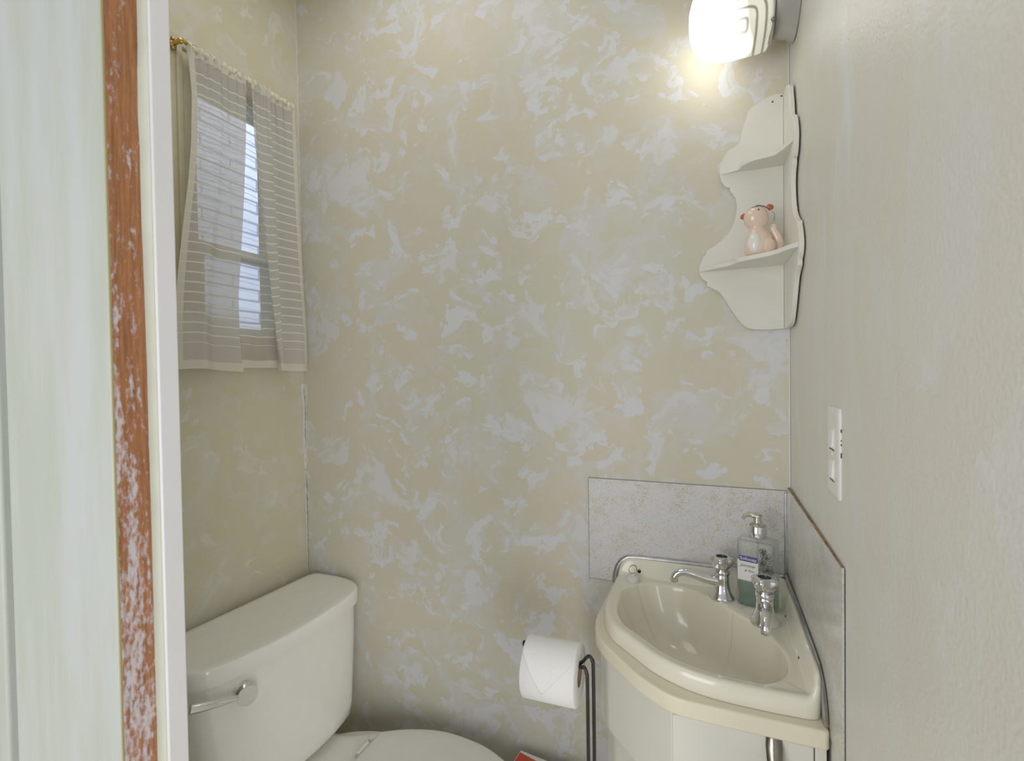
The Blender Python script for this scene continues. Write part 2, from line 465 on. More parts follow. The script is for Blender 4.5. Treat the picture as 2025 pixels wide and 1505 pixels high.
# ------------------------------------------------------------------ window + what is outside
win = bpy.data.objects.new('window_1', None); COL.objects.link(win); win.location = (-W, -.21, 1.37); win['kind'] = 'structure'
bm = nb()   # casing with a raised ridge
def casing(bm, y0, y1, z0, z1):
    box(bm, -W, -W+.017, y0, y1, z0, z1)
casing(bm, -.385, WY0, 1.352, 2.052); casing(bm, WY1, -.028, 1.352, 2.052)
casing(bm, WY0, WY1, 2.005, 2.052); casing(bm, WY0, WY1, 1.352, 1.395)
struct('casing', bm, M_winpaint, parent=win, bevel=.003)
bm = nb()
for y0, y1, z0, z1 in ((-.366,-.352,1.356,2.03), (-.046,-.034,1.356,2.03), (-.366,-.034,2.024,2.036)):
    box(bm, -W+.014, -W+.023, y0, y1, z0, z1)
struct('casing_ridge', bm, M_winpaint, parent=win, bevel=.004, seg=3)
def sash(x, y0, y1, z0, z1, w, name):
    bm = nb()
    box(bm, x-.008, x+.008, y0, y0+w, z0, z1); box(bm, x-.008, x+.008, y1-w, y1, z0, z1)
    box(bm, x-.008, x+.008, y0+w, y1-w, z0, z0+w*1.2); box(bm, x-.008, x+.008, y0+w, y1-w, z1-w, z1)
    f = struct(name, bm, M_sash, parent=win, bevel=.002)
    bm = nb(); box(bm, x-.002, x+.002, y0+w, y1-w, z0+w*1.2, z1-w)
    g = obj('pane', bm, M_glass, f, smooth=0)
sash(-W+.000, WY0, WY1, 1.395, 1.615, .019, 'lower_sash')
sash(-W-.020, WY0, WY1, 1.590, 2.005, .019, 'upper_sash')
# white-painted block wall of the next building
m, nt, b = newmat('white_brick')
br = nt.nodes.new('ShaderNodeTexBrick'); br.inputs['Scale'].default_value = 1
br.inputs['Brick Width'].default_value = .4; br.inputs['Row Height'].default_value = .075; br.inputs['Mortar Size'].default_value = .007
br.inputs['Color1'].default_value = lin((226,230,240)); br.inputs['Color2'].default_value = lin((212,218,232)); br.inputs['Mortar'].default_value = lin((140,148,165))
tc = mapping(nt, rot=(0, PI/2, PI/2)); nt.links.new(tc, br.inputs['Vector'])
cm = nt.nodes.new('ShaderNodeTexCoord'); sx = nt.nodes.new('ShaderNodeSeparateXYZ'); cx = nt.nodes.new('ShaderNodeCombineXYZ')
nt.links.new(cm.outputs['Object'], sx.inputs[0]); nt.links.new(sx.outputs['Y'], cx.inputs['X']); nt.links.new(sx.outputs['Z'], cx.inputs['Y'])
nt.links.new(cx.outputs[0], br.inputs['Vector'])
nt.links.new(br.outputs['Color'], b.inputs['Base Color'])
bm = nb(); box(bm, -3.1, -3.0, -2.4, 6.5, -.4, 5)
struct('wall_outside', bm, m, smooth=0)
bm = nb(); box(bm, -3.2, -W-.1, -2.4, 6.5, -.45, -.4); struct('ground_outside', bm, simple('ground', (150,150,145), .9), smooth=0)

# ------------------------------------------------------------------ curtain rod and curtain
rod = thing('curtain_rod', 'thin brass curtain rod with small bracket at the top of the window', 'curtain rod', (-1.195, -.2, 2.022))
bm = nb(); tube(bm, [(-1.195, -.374, 2.021), (-1.195, -.062, 2.0308)], .0042, 12); obj('rod', bm, M_brass, rod)
for y, z in ((-.3735, 2.021), (-.068, 2.0305)):
    bm = nb()
    lathe(bm, [(.001,0),(.0075,.001),(.0095,.004),(.008,.007),(.005,.009),(.0045,.02),(.006,.028),(.006,.034),(.001,.036)], Matrix.Translation((-W+.017, y, z)) @ Matrix.Rotation(PI/2, 4, 'Y'), 16)
    for dz in (-.0105, .0105):
        lathe(bm, [(.0005,-.004),(.004,-.002),(.0045,0),(.004,.003),(.0005,.0045)], Matrix.Translation((-W+.0215, y, z+dz)), 10)
    obj('bracket', bm, M_brass, rod)

def cloth(name, edges, ufrac, uvr, xoff, amp, folds, zt, zb, seed, nu=70, nv=70, botwave=0, parent=None, mat=None):
    """edges(t)->(yl,yr); x = xoff + folds; uv u range uvr"""
    bm = nb(); L = bm.loops.layers.uv.new('uv'); rnd = random.Random(seed)
    ph = [rnd.uniform(0, 6.28) for _ in range(6)]
    V = []; UV = {}
    for j in range(nv+1):
        t = j/nv; row = []
        yl, yr = edges(t)
        for i in range(nu+1):
            u = i/nu
            g = math.exp(-t*9)
            x = xoff+amp*(.45+.55*t)*(math.sin(2*PI*folds*u+ph[0]+.5*math.sin(t*3+ph[1]))+.4*math.sin(2*PI*folds*1.9*u+ph[2]+t))
            x += g*.0035*math.sin(2*PI*folds*4.2*u+ph[3]) + (.0025*math.sin(u*90+ph[4]) if t < .03 else 0)
            y = yl+(yr-yl)*(u+.012*math.sin(2*PI*folds*u+ph[5])*math.sin(PI*u))
            top = zt+(y+.2)*.03+ .003*math.sin(u*folds*22+ph[1])*(1 if j == 0 else 0)
            z = top+(zb+botwave*math.sin(PI*u*1.3+.4)-top)*t
            v = bm.verts.new((x, y, z)); row.append(v); UV[v] = (uvr[0]+(uvr[1]-uvr[0])*u, t*.712+.0010*math.sin(2*PI*folds*u+ph[2]))
        V.append(row)
    for j in range(nv):
        for i in range(nu):
            f = bm.faces.new((V[j][i], V[j][i+1], V[j+1][i+1], V[j+1][i]))
            for lp in f.loops: lp[L].uv = UV[lp.vert]
    return obj(name, bm, mat or M_cloth, parent, smooth=180)
def lerp(tab, t):
    for (a, va), (b, vb) in zip(tab[:-1], tab[1:]):
        if t <= b: return va+(vb-va)*(t-a)/(b-a)
    return tab[-1][1]
cur = thing('window_curtain', 'sheer off-white curtain with thin horizontal stripes hanging over the small window', 'curtain', (-1.19, -.2, 1.31))
left_e = [(0,-.364),(.15,-.356),(.3,-.360),(.42,-.368),(.56,-.382),(.72,-.396),(.85,-.404),(1,-.407)]
right_e = [(0,-.068),(.2,-.062),(.45,-.057),(.7,-.048),(.85,-.040),(1,-.039)]
gapl = [(0,-.218),(.2,-.224),(.4,-.234),(.55,-.244),(.75,-.258),(.9,-.258),(1,-.250)]
gapr = [(0,-.206),(.2,-.202),(.4,-.190),(.6,-.176),(.75,-.164),(.9,-.150),(1,-.136)]
midr = [(0,-.156),(.2,-.150),(.5,-.142),(.8,-.134),(1,-.130)]
cloth('back_layer', lambda t: (lerp(left_e,t)+.012, lerp(right_e,t)-.010), 1, (.06,.94), -1.207, .0022, 4, 2.024, 1.318, 3, 90, 70, parent=cur, mat=M_cloth_thin)
cloth('left_fold', lambda t: (lerp(left_e,t), lerp(gapl,t)), 1, (0,.5), -1.190, .006, 1.6, 2.027, 1.312, 5, 70, 70, .004, parent=cur)
cloth('middle_fold', lambda t: (lerp(gapr,t), lerp(midr,t)), 1, (.5,.7), -1.187, .005, .8, 2.027, 1.312, 9, 30, 70, -.004, parent=cur)
cloth('right_fold', lambda t: (lerp(midr,t)-.006, lerp(right_e,t)), 1, (.7,1), -1.193, .0045, .9, 2.027, 1.309, 12, 40, 70, .001, parent=cur)
# gathered heading wrapped round the rod
bm = nb(); pth = []; rr = []
for i in range(120):
    y = -.362+.298*i/119
    pth.append((-1.194, y, 2.0235+(y+.2)*.032+.0016*math.sin(i*1.7)+.001*random.uniform(-1,1))); rr.append(.0058+.0018*math.sin(i*1.15)+.0012*random.random())
tube(bm, pth, rr, 10)
obj('gathered_heading', bm, simple('heading_cloth', (226,220,196), .9, var=.06, vscale=120), cur, smooth=60)

# ------------------------------------------------------------------ backsplash laminate panels
bm = nb(); box(bm, -.4045, -.003, -.0035, -.0004, .8235, 1.0535)
t = tag(obj('backsplash_panel', bm, M_speckB, smooth=0), 'speckled gold-fleck laminate panel on the back wall behind the sink', 'backsplash')
bm = nb(); box(bm, -.4053, -.4045, -.0036, -.0002, .8229, 1.0543); box(bm, -.4045, -.003, -.0036, -.0002, 1.0535, 1.0543); box(bm, -.4045, -.345, -.0036, -.0002, .8227, .8235)
obj('panel_edge', bm, simple('grey_edge', (128,124,116), .6), t, smooth=0)
bm = nb(); box(bm, -.0032, -.0006, -.4265, -.0045, .812, 1.0600)
t = tag(obj('backsplash_panel', bm, M_speckR, smooth=0), 'hazy speckled laminate panel on the right wall beside the sink', 'backsplash')
bm = nb(); box(bm, -.0007, WX, -.4295, -.4225, .70, 1.0600)
obj('dark_edge', bm, M_dark, t, smooth=0)
bm = nb(); box(bm, -.0036, -.0004, -.4265, -.0045, 1.0600, 1.0608); obj('worn_top_edge', bm, simple('worn_tan_edge', (168,140,100), .7, var=.3, vscale=60), t, smooth=0)
bm = nb(); box(bm, -.0095, -.0008, -.0095, -.0030, .884, 1.052)
tag(obj('corner_strip', bm, M_alu, bevel=.0015), 'thin metal strip covering the corner between the two laminate panels', 'trim strip')
bm = nb(); box(bm, -.0032, -.0006, -.4265, -.373, .60, .812)
obj('lower_panel', bm, M_speckR, t, smooth=0)

# ------------------------------------------------------------------ vanity cabinet, ledge, sink
zc, zd = .822, .850
G = .0042   # clear of the laminate
led = [(-.350,-G,0),(-.354,-.178,.02),(-.346,-.222,.03),(-.330,-.2526,.02),(-.2969,-.2901,.02),(-.2548,-.3346,.02),(-.2147,-.3623,.02),(-.1929,-.3705,.02),(-.1188,-.3716,0),(-.0083,-.3713,.003),(-.0045,-.371,0),(-.0045,-G,0)]
ledge = roundpoly(led, .01)
hole = resample(roundpoly([(-.315,-.030),(-.320,-.170),(-.285,-.245),(-.225,-.305),(-.180,-.327),(-.135,-.338),(-.075,-.340),(-.030,-.337),(-.030,-.030)], .02), 200)
LO = resample(ledge, 200); hc = Vector((-.18, -.19))
def rayhit(poly, d):
    best = .1
    for i in range(len(poly)):
        a = Vector(poly[i-1][:2])-hc; e = Vector(poly[i][:2])-Vector(poly[i-1][:2]); den = d.x*e.y-d.y*e.x
        if abs(den) < 1e-10: continue
        t = (a.x*e.y-a.y*e.x)/den; q = (a.x*d.y-a.y*d.x)/den
        if t > 0 and -1e-4 <= q <= 1.0001: best = t
    return best
HI = []
for p in LO:
    dd = (Vector(p[:2])-hc).normalized(); HI.append(hc+dd*rayhit(hole, dd))
bm = nb(); n = len(LO)
Q = [[bm.verts.new((p[0], p[1], z)) for p in P] for P, z in ((LO, zc), (LO, zc-.026), (HI, zc-.026), (HI, zc))]
for k in range(4):
    a_, b_ = Q[k], Q[(k+1) % 4]
    for i in range(n): bm.faces.new((a_[i], a_[(i+1) % n], b_[(i+1) % n], b_[i]))
wt = tag(obj('countertop', bm, M_ledge, bevel=.003, seg=3), 'cream painted wooden ledge running round the corner sink', 'countertop')

cab = thing('vanity_cabinet', 'cream painted faceted corner cabinet under the sink', 'cabinet', (-.15, -.15, 0))
body = [(-.327,-G),(-.327,-.205),(-.203,-.345),(-.006,-.345),(-.006,-G)]
bm = nb()
for p, q in zip(body[:-1], body[1:]):
    p = Vector(p); q = Vector(q); d = (q-p).normalized(); nn = Vector((-d.y, d.x))*.012
    prism(bm, [p, q, q+nn, p+nn], .0, zc-.0262)
prism(bm, body, .08, .095)
obj('body', bm, M_cabin, cab, smooth=0, bevel=.002)
# angled apron with a rounded lower corner
A = Vector((-.3365, -.222)); B = Vector((-.203, -.3585)); d = (B-A); Ln = d.length; d.normalize(); nn = Vector((d.y, -d.x))
prof = [(0, zc-.0264), (0, .70)]+[(.012-.012*math.cos(a), .70-.042*math.sin(a)) for a in [k*PI/12 for k in range(1, 7)]]+[(.02,.655),(.05,.652),(Ln, .652), (Ln, zc-.0264)]
bm = nb()
F = [bm.verts.new((A.x+d.x*s, A.y+d.y*s, z)) for s, z in prof]
K = [bm.verts.new((A.x+d.x*s-nn.x*.014, A.y+d.y*s-nn.y*.014, z)) for s, z in prof]
bm.faces.new(F); bm.faces.new(K[::-1])
for i in range(len(F)):
    j = (i+1) % len(F); bm.faces.new((F[i], K[i], K[j], F[j]))
obj('angled_apron', bm, M_cabin, cab, smooth=20, bevel=.002)
bm = nb(); box(bm, -.202, -.021, -.362, -.3452, .09, zc-.030)
door = obj('door', bm, M_cabin2, cab, bevel=.002)
bm = nb(); box(bm, -.0195, -.006, -.360, -.3452, .0, zc-.0264); obj('face_frame', bm, M_cabin2, cab, bevel=.001)
# chrome pull
hb = nb(); hx = -.0692
pp = [(0,.7965,.0075),(0,.792,.0096),(0,.783,.0104),(0,.770,.0098),(0,.750,.0080),(0,.725,.0062),(0,.70,.0055),(0,.675,.0062),(0,.655,.009),(0,.64,.010),(0,.632,.006)]
rings = []
for (_, z, w) in pp:
    out = .004+.020*max(0, math.sin(PI*(.79-z)/.155))**.8 if .635 < z < .79 else .004
    rings.append([(hx-w, -.3622-out+.003, z), (hx-w*.55, -.3622-out-.001, z), (hx, -.3622-out-.0025, z), (hx+w*.55, -.3622-out-.001, z), (hx+w, -.3622-out+.003, z), (hx, -.3622-out+.0035, z)])
loft(hb, rings)
hd = obj('handle', hb, M_dchrome, door, smooth=60)
for z in (.7875, .7785):
    bm = nb(); lathe(bm, [(.0035,0),(.0038,.0018),(.0022,.003),(.0012,.0022)], Matrix.Translation((hx, -.3655-(.0025 if z < .78 else .0), z)) @ Matrix.Rotation(PI/2, 4, 'X'), 14)
    obj('screw', bm, M_chrome, hd)

# sink -------------------------------------------------------------
outl = [(-.3385,-.006,.022),(-.3395,-.165,.03),(-.330,-.208,.03),(-.3105,-.2475,.02),(-.2864,-.2690,.02),(-.2332,-.3195,.02),(-.1872,-.3440,.03),(-.1406,-.3545,.03),(-.0751,-.3560,.02),(-.0072,-.3530,.022),(-.0072,-.006,.022)]
po = resample(roundpoly(outl, .01, 6), 260)
bowl = catmull([(-.3235,-.1900),(-.3170,-.100),(-.2750,-.050),(-.2119,-.0420),(-.1600,-.0640),(-.1180,-.1080),(-.0780,-.1530),(-.0460,-.2100),(-.0370,-.2638),(-.0500,-.3100),(-.0838,-.3360),(-.129,-.3440),(-.1747,-.3370),(-.2117,-.3190),(-.2592,-.2820),(-.2970,-.2460)], 10, True)
area = lambda P: sum(P[i-1].x*P[i].y-P[i].x*P[i-1].y for i in range(len(P)))
po = [Vector(p) for p in po]
if area(po) < 0: po.reverse()
bc = Vector((-.185, -.205))
def bowlhit(d):
    best = None
    for i in range(len(bowl)):
        a = Vector(bowl[i-1][:2])-bc; b_ = Vector(bowl[i][:2])-bc; e = b_-a
        den = d.x*e.y-d.y*e.x
        if abs(den) < 1e-9: continue
        t = (a.x*e.y-a.y*e.x)/den; s = (a.x*d.y-a.y*d.x)/den
        if t > 0 and -1e-6 <= s <= 1+1e-6: best = t if best is None else min(best, t)
    return best or .1
def liph(p):
    dx, dy = -p.x-.006, -p.y-.006
    h = max((1-sst(.006, .018, dx))*taper(-p.y, .352, .034), (1-sst(.006, .018, dy))*taper(-p.x, .340, .034))
    return .034*h
def taper(s, end, r):
    q = max(0, min(1, (end-s)/r)); return math.sqrt(max(0, 1-(1-q)**2))
insets = [(0, zc-zd+.0005), (0, -.011), (.0010, -.0055), (.0030, -.0015), (.006, 0), (.009, 0), (.0115, -.0003), (.0145, -.0012), (.0185, -.002)]
rings = []
ins_last = None
for d_, dz in insets:
    q = inset2(po, d_) if d_ else po
    ring = []
    for p in q:
        z = zd+dz+(liph(p) if dz > -.02 else 0)
        ring.append((p.x, p.y, z))
    rings.append(ring); ins_last = q
edge = []
for p in ins_last:
    dd = Vector(p)-bc; L_ = dd.length; dd.normalize(); R_ = min(bowlhit(dd), L_-.004); edge.append((dd, R_, L_))
def ring_at(fn): return [fn(*e) for e in edge]
for f in (.5, .85):
    rings.append(ring_at(lambda dd, R_, L_: (bc.x+dd.x*(L_+(R_+.003-L_)*f), bc.y+dd.y*(L_+(R_+.003-L_)*f), zd-.002)))
rings.append(ring_at(lambda dd, R_, L_: (bc.x+dd.x*(R_+.002), bc.y+dd.y*(R_+.002), zd-.0022)))
for s, dz in ((.995,-.0035),(.986,-.0065),(.974,-.0125),(.952,-.024),(.91,-.042),(.85,-.066),(.76,-.088),(.62,-.106),(.42,-.117),(.22,-.122),(.09,-.124)):
    k = -dz/.124
    cx_, cy_ = bc.x+.012*k, bc.y+.010*k
    rings.append(ring_at(lambda dd, R_, L_: (cx_+dd.x*R_*s, cy_+dd.y*R_*s, zd+dz)))
sink = thing('corner_sink', 'cream enamelled corner basin set into the painted ledge', 'sink', (-.17, -.17, zc))
bm = nb(); loft(bm, rings, True, False, True)
obj('basin', bm, M_sink, sink, smooth=60)
bm = nb(); lathe(bm, [(.020,0),(.020,.0025),(.016,.003),(.013,.0005),(.004,.0)], Matrix.Translation((-.173,-.195,zd-.1242)), 24); obj('drain', bm, M_chrome, sink)
for (x, y, z, ax) in ((-.0205,-.1155,.8535,'x'),(-.0205,-.252,.8535,'x'),(-.291,-.0205,.8600,'y')):
    bm = nb()
    R_ = Matrix.Rotation(-PI/2+.75, 4, 'Y') if ax == 'x' else Matrix.Rotation(PI/2-.5, 4, 'X')
    lathe(bm, [(.0038,-.002),(.0038,.0005),(.0025,.0008),(.0018,-.0006)], Matrix.Translation((x, y, z)) @ R_, 14)
    obj('screw', bm, M_hole if ax == 'x' else M_dark, sink)
# polished metal edging on the walls
back_t = catmull([(-.3462,-.0068,.823),(-.3435,-.0068,.845),(-.336,-.0068,.864),(-.324,-.0068,.8765),(-.308,-.0068,.8815),(-.25,-.0068,.8835),(-.15,-.0068,.8835),(-.012,-.0068,.8810)], 8)
bm = nb(); tube(bm, back_t, .0066, 12, .0032, up=(0,1,0)); obj('metal_edging', bm, M_alu, sink, smooth=60)
right_t = catmull([(-.0068,-.012,.8810),(-.0068,-.10,.8800),(-.0068,-.20,.8790),(-.0068,-.297,.8750),(-.0068,-.324,.8690),(-.0068,-.342,.8560),(-.0068,-.3525,.8380),(-.0068,-.3560,.8230)], 8)
bm = nb(); tube(bm, right_t, .0098, 12, .0034, up=(1,0,0)); obj('metal_edging', bm, M_alu, sink, smooth=60)

# ------------------------------------------------------------------ taps
def make_tap(label, loc, rot):
    t = thing('basin_tap', label, 'tap', loc); T = Matrix.Translation(loc) @ Matrix.Rotation(rot, 4, 'Z')
    bm = nb(); lathe(bm, [(.0232,0),(.0240,.0025),(.0228,.006),(.0195,.012),(.0165,.019),(.0147,.027),(.0138,.036),(.0138,.046),(.0132,.048)], T, 40)
    obj('body', bm, M_chrome, t, smooth=50)
    bm = nb(); lathe(bm, [(.0120,.0478),(.0150,.0486),(.0154,.0495),(.0154,.0555),(.0148,.0568),(.0110,.0572),(.0110,.0592)], T, 36)
    obj('collar', bm, M_chrome, t, smooth=40)
    # spout: local +x
    pts = catmull([(.008,0,.034),(.030,0,.0365),(.052,0,.0425),(.070,0,.0455),(.082,0,.0420),(.0885,0,.0350),(.0895,0,.0280)], 6)
    bm = nb(); n = len(pts)
    tube(bm, [T @ Vector(p) for p in pts], [.0112-.0034*sst(0, .7, i/(n-1)) for i in range(n)], 16, [.0105-.0030*sst(0, .6, i/(n-1)) for i in range(n)])
    obj('spout', bm, M_chrome, t, smooth=60)
    bm = nb(); lathe(bm, [(.0074,0),(.0082,.001),(.0082,.005),(.0074,.006)], T @ Matrix.Translation((.0896,0,.0245)), 18); obj('nozzle', bm, M_chrome, t)
    # four-lobed capstan handle with hollow top
    bm = nb(); n = 64; rings = []
    def lobed(r, a, z): return [T @ Vector(((r+a*max(0,math.cos(2*th+.5))**2)*math.cos(th), (r+a*max(0,math.cos(2*th+.5))**2)*math.sin(th), z)) for th in [2*PI*k/n for k in range(n)]]
    def lob4(r, a, z): return [T @ Vector(((r+a*abs(math.cos(2*th+.6))**2.6)*math.cos(th), (r+a*abs(math.cos(2*th+.6))**2.6)*math.sin(th), z)) for th in [2*PI*k/n for k in range(n)]]
    for r, a, z in ((.0112,0,.0594),(.0150,0,.0608),(.0170,.0004,.0640),(.0176,.002,.0680),(.0172,.0052,.0720),(.0162,.0070,.0755),(.0152,.0074,.0785),(.0142,.0062,.0812),(.0128,.0030,.0828),(.0116,.0006,.0832),(.0106,0,.0824)):
        rings.append(lob4(r, a, z))
    loft(bm, rings, True, True, False)
    h = obj('handle', bm, M_chrome, t, smooth=60)
    bm = nb(); lathe(bm, [(.0108,.0826),(.0098,.0800),(.002,.0797)], T, 24, False, True); obj('hollow_shade', bm, simple('dark_green_hollow', (40,52,44), .15), h, smooth=60)  # dark disc coloured as the shade inside the hollow top
    return t
make_tap('chrome basin tap on the left, spout pointing left over the bowl', (-.126,-.066,zd-.0025), PI+.12)
make_tap('chrome basin tap in front of the soap bottle, spout pointing toward the doorway', (-.0585,-.146,zd-.0025), -PI/2-.08)

# plug
pl = thing('sink_plug', 'white rubber sink plug with metal ring at the back left of the sink', 'plug', (-.3010,-.046,zd))
T = Matrix.Translation((-.3010,-.046,zd-.0018))
bm = nb(); lathe(bm, [(.0138,0),(.0140,.002),(.0135,.009),(.0125,.0105),(.006,.011),(.0045,.0115),(.004,.015),(.001,.016)], T, 32); obj('stopper', bm, M_plug, pl)
bm = nb(); R2 = T @ Matrix.Translation((0,0,.0245)) @ Matrix.Rotation(.5, 4, 'Z')
tube(bm, [R2 @ Vector((.0088*math.cos(a), 0, .0088*math.sin(a))) for a in [2*PI*k/32 for k in range(33)]], .0009, 8)
obj('ring', bm, M_brass, pl)

# ------------------------------------------------------------------ soap bottle
bl = Vector((-.0635,-.078,zd-.0018)); BR = Matrix.Translation(bl) @ Matrix.Rotation(-.30, 4, 'Z')
bot = thing('soap_bottle', 'clear hand soap pump bottle with teal liquid and printed label behind the taps', 'bottle', tuple(bl))
def rr_ring(hx_, hy_, r, z, n=6, M=BR):
    P = []
    for cx_, cy_, a0 in ((hx_-r, hy_-r, 0), (-hx_+r, hy_-r, PI/2), (-hx_+r, -hy_+r, PI), (hx_-r, -hy_+r, 3*PI/2)):
        for k in range(n+1):
            a = a0+PI/2*k/n; P.append(M @ Vector((cx_+r*math.cos(a), cy_+r*math.sin(a), z)))
    return P
HX, HY = .0345, .0185
bm = nb(); loft(bm, [rr_ring(HX-.004,HY-.004,.006,0), rr_ring(HX,HY,.007,.003), rr_ring(HX,HY,.007,.121), rr_ring(HX-.001,HY-.001,.007,.126), rr_ring(HX-.006,HY-.004,.007,.1295), rr_ring(.016,.0145,.0144,.131), rr_ring(.0125,.0125,.0124,.1325)])
obj('bottle_body', bm, M_bottle, bot, smooth=50)
bm = nb(); loft(bm, [rr_ring(HX-.005,HY-.005,.005,.0012), rr_ring(HX-.0014,HY-.0014,.006,.004), rr_ring(HX-.0014,HY-.0014,.006,.048)])
obj('liquid_soap', bm, M_liquid, bot, smooth=40)
bm = nb(); tube(bm, [BR @ Vector((0,0,.006)), BR @ Vector((0,0,.13))], .0024, 10); obj('dip_tube', bm, M_pump, bot)
bm = nb(); lathe(bm, [(.0155,.1325),(.0158,.134),(.0158,.152),(.0150,.1535)], BR, 40); obj('collar', bm, M_chrome, bot, smooth=40)
bm = nb(); lathe(bm, [(.0148,.1536),(.0152,.1545),(.012,.1575),(.0078,.159),(.0074,.168),(.0082,.1685),(.0082,.1735),(.007,.1755)], BR, 32)
pts = [BR @ Vector(p) for p in ((.0045,0,.1715),(-.004,0,.1720),(-.014,0,.1715),(-.022,0,.1685),(-.0255,0,.1625))]
tube(bm, pts, [.0085,.0095,.0080,.0062,.0050], 14, [.004,.0050,.0048,.0042,.0038])
obj('pump_head', bm, M_pump, bot, smooth=50)
# label on the face toward the room (local -y)
def onface(x, z, e=.0003): return BR @ Vector((x, -HY-e, z))
def face_poly(bm, pts, e):
    vs = [bm.verts.new(onface(x, z, e)) for x, z in pts]; bm.faces.new(vs)
bm = nb(); face_poly(bm, [(-.031,.050),(.0050,.050),(.0050,.0885),(-.031,.0885)], .0004)
lab = obj('label', bm, M_white, bot, smooth=0, fix=False)
bm = nb()
for x0, x1, z0, z1 in ((-.0316,.0060,.0492,.0498),(-.0316,.0060,.0888,.0894),(-.0316,-.0311,.0492,.0894),(.0054,.0060,.0492,.0894)):
    face_poly(bm, [(x0,z0),(x1,z0),(x1,z1),(x0,z1)], .0005)
obj('label_border', bm, simple('border_grey', (110,110,105), .5), lab, smooth=0, fix=False)
bm = nb(); face_poly(bm, [Vector(p) for p in roundpoly([(-.0285,.0862),(.0040,.0862),(.0040,.0968),(-.0285,.0968)], .0022, 4)], .0008)
band = obj('brand_band', bm, simple('navy_band', (44,46,120), .4), lab, smooth=0, fix=False)
def lettering(name, body, size, x, z, mat, parent, e, shear=0, ang=0):
    c = bpy.data.curves.new(name, 'FONT'); c.body = body; c.size = size; c.align_x = 'CENTER'; c.align_y = 'CENTER'; c.shear = shear; c.extrude = .00005
    tmp = bpy.data.objects.new(name+'_tmp', c); COL.objects.link(tmp)
    dg = bpy.context.evaluated_depsgraph_get(); me = bpy.data.meshes.new_from_object(tmp.evaluated_get(dg))
    bpy.data.objects.remove(tmp)
    # scale horizontally into place
    M_ = BR @ Matrix.Translation((x, -HY-e, z)) @ Matrix.Rotation(PI/2, 4, 'X') @ Matrix.Rotation(ang, 4, 'Z')
    me.transform(M_); me.name = name; me.materials.append(mat)
    o = bpy.data.objects.new(name, me); COL.objects.link(o); o.parent = parent
    par = parent; off = Vector((0,0,0))
    o.matrix_parent_inverse = Matrix.Translation(-bl)
    return o
M_ink = simple('dark_ink', (50,52,55), .5)
lettering('brand_lettering', 'Softsoap', .0084, -.0122, .0915, M_white, bot, .0011)
lettering('script_lettering', 'Jasmine', .0085, -.0145, .0785, M_ink, bot, .0007, .5)
lettering('script_lettering', '& Mint', .0062, -.011, .069, M_ink, bot, .0007, .5)
# grey line-drawn flowers up the right of the face
bm = nb(); rnd = random.Random(4)
def stroke(pts, w):
    P = catmull([(p[0], p[1], 0) for p in pts], 5)
    for a, b_ in zip(P[:-1], P[1:]):
        d = Vector((b_.x-a.x, b_.y-a.y)); 
        if d.length < 1e-7: continue
        d.normalize(); nx, nz = -d.y*w/2, d.x*w/2
        face_poly(bm, [(a.x+nx, a.y+nz), (b_.x+nx, b_.y+nz), (b_.x-nx, b_.y-nz), (a.x-nx, a.y-nz)], .0006)
for cx_, cz_, R_ in ((.019,.100,.0105),(.013,.110,.007),(.020,.078,.0115),(.012,.089,.007),(.020,.060,.010)):
    for k in range(6):
        a = 2*PI*k/6+rnd.uniform(-.3,.3); dx, dz = math.cos(a), math.sin(a)
        ok = lambda x, z: (min(max(x, .003), .0325), min(max(z, .05), .122))
        stroke([ok(cx_, cz_), ok(cx_+dx*R_*.5-dz*R_*.38, cz_+dz*R_*.5+dx*R_*.38), ok(cx_+dx*R_, cz_+dz*R_), ok(cx_+dx*R_*.5+dz*R_*.38, cz_+dz*R_*.5-dx*R_*.38), ok(cx_, cz_)], .0009)
        stroke([ok(cx_+dx*R_*.15, cz_+dz*R_*.15), ok(cx_+dx*R_*.75, cz_+dz*R_*.75)], .0008)
stroke([(.004,.052),(.006,.07),(.009,.085),(.013,.10),(.018,.115)], .0012)
stroke([(.016,.052),(.017,.065),(.012,.08)], .0008)
obj('printed_flowers', bm, simple('flower_grey', (62,70,66), .5), bot, smooth=0, fix=False)

# ------------------------------------------------------------------ corner shelf
sh = thing('corner_shelf', 'white painted scalloped two-tier corner shelf below the wall lamp', 'shelf', (-.02, -.02, 1.377))
SP = [(0,1.835),(.0242,1.837),(.040,1.8325),(.054,1.8254),(.0640,1.8200),(.0715,1.8120),(.0735,1.804),(.0760,1.7960),(.0810,1.7823),(.0867,1.7558),(.0945,1.7480),(.1075,1.7421),(.116,1.730),(.122,1.7157),(.1245,1.705),(.124,1.695),(.1212,1.6825),(.117,1.6745),(.1120,1.6690),(.1051,1.6670),(.1045,1.6590),(.1000,1.6535),(.0948,1.6445),(.0925,1.632),(.0930,1.6187),(.0960,1.602),(.1007,1.5887),(.108,1.575),(.118,1.5648),(.133,1.553),(.1500,1.5441),(.1505,1.538),(.157,1.529),(.1622,1.5169),(.1648,1.509),(.1643,1.5012),(.1625,1.4935),(.1580,1.4861),(.1496,1.4800),(.1497,1.4714),(.140,1.466),(.1300,1.4600),(.1235,1.4540),(.1150,1.440),(.1092,1.4288),(.0970,1.408),(.0857,1.3912),(.0760,1.382),(.0625,1.3775),(.035,1.3760),(.004,1.3770),(0,1.3771)]
bm = nb(); prism(bm, [(-.009-max(0, a-.009), z) for a, z in [(max(a, .009), z) for a, z in SP]], -.0105, -.0025, 'y')
obj('side_panel', bm, M_shelf, sh, smooth=25, bevel=.001)
k_ = 1.10
def rz(z): return z
bm = nb(); prism(bm, [(-max(a*k_, .0025), z) for a, z in SP], -.0085, -.0010, 'x')
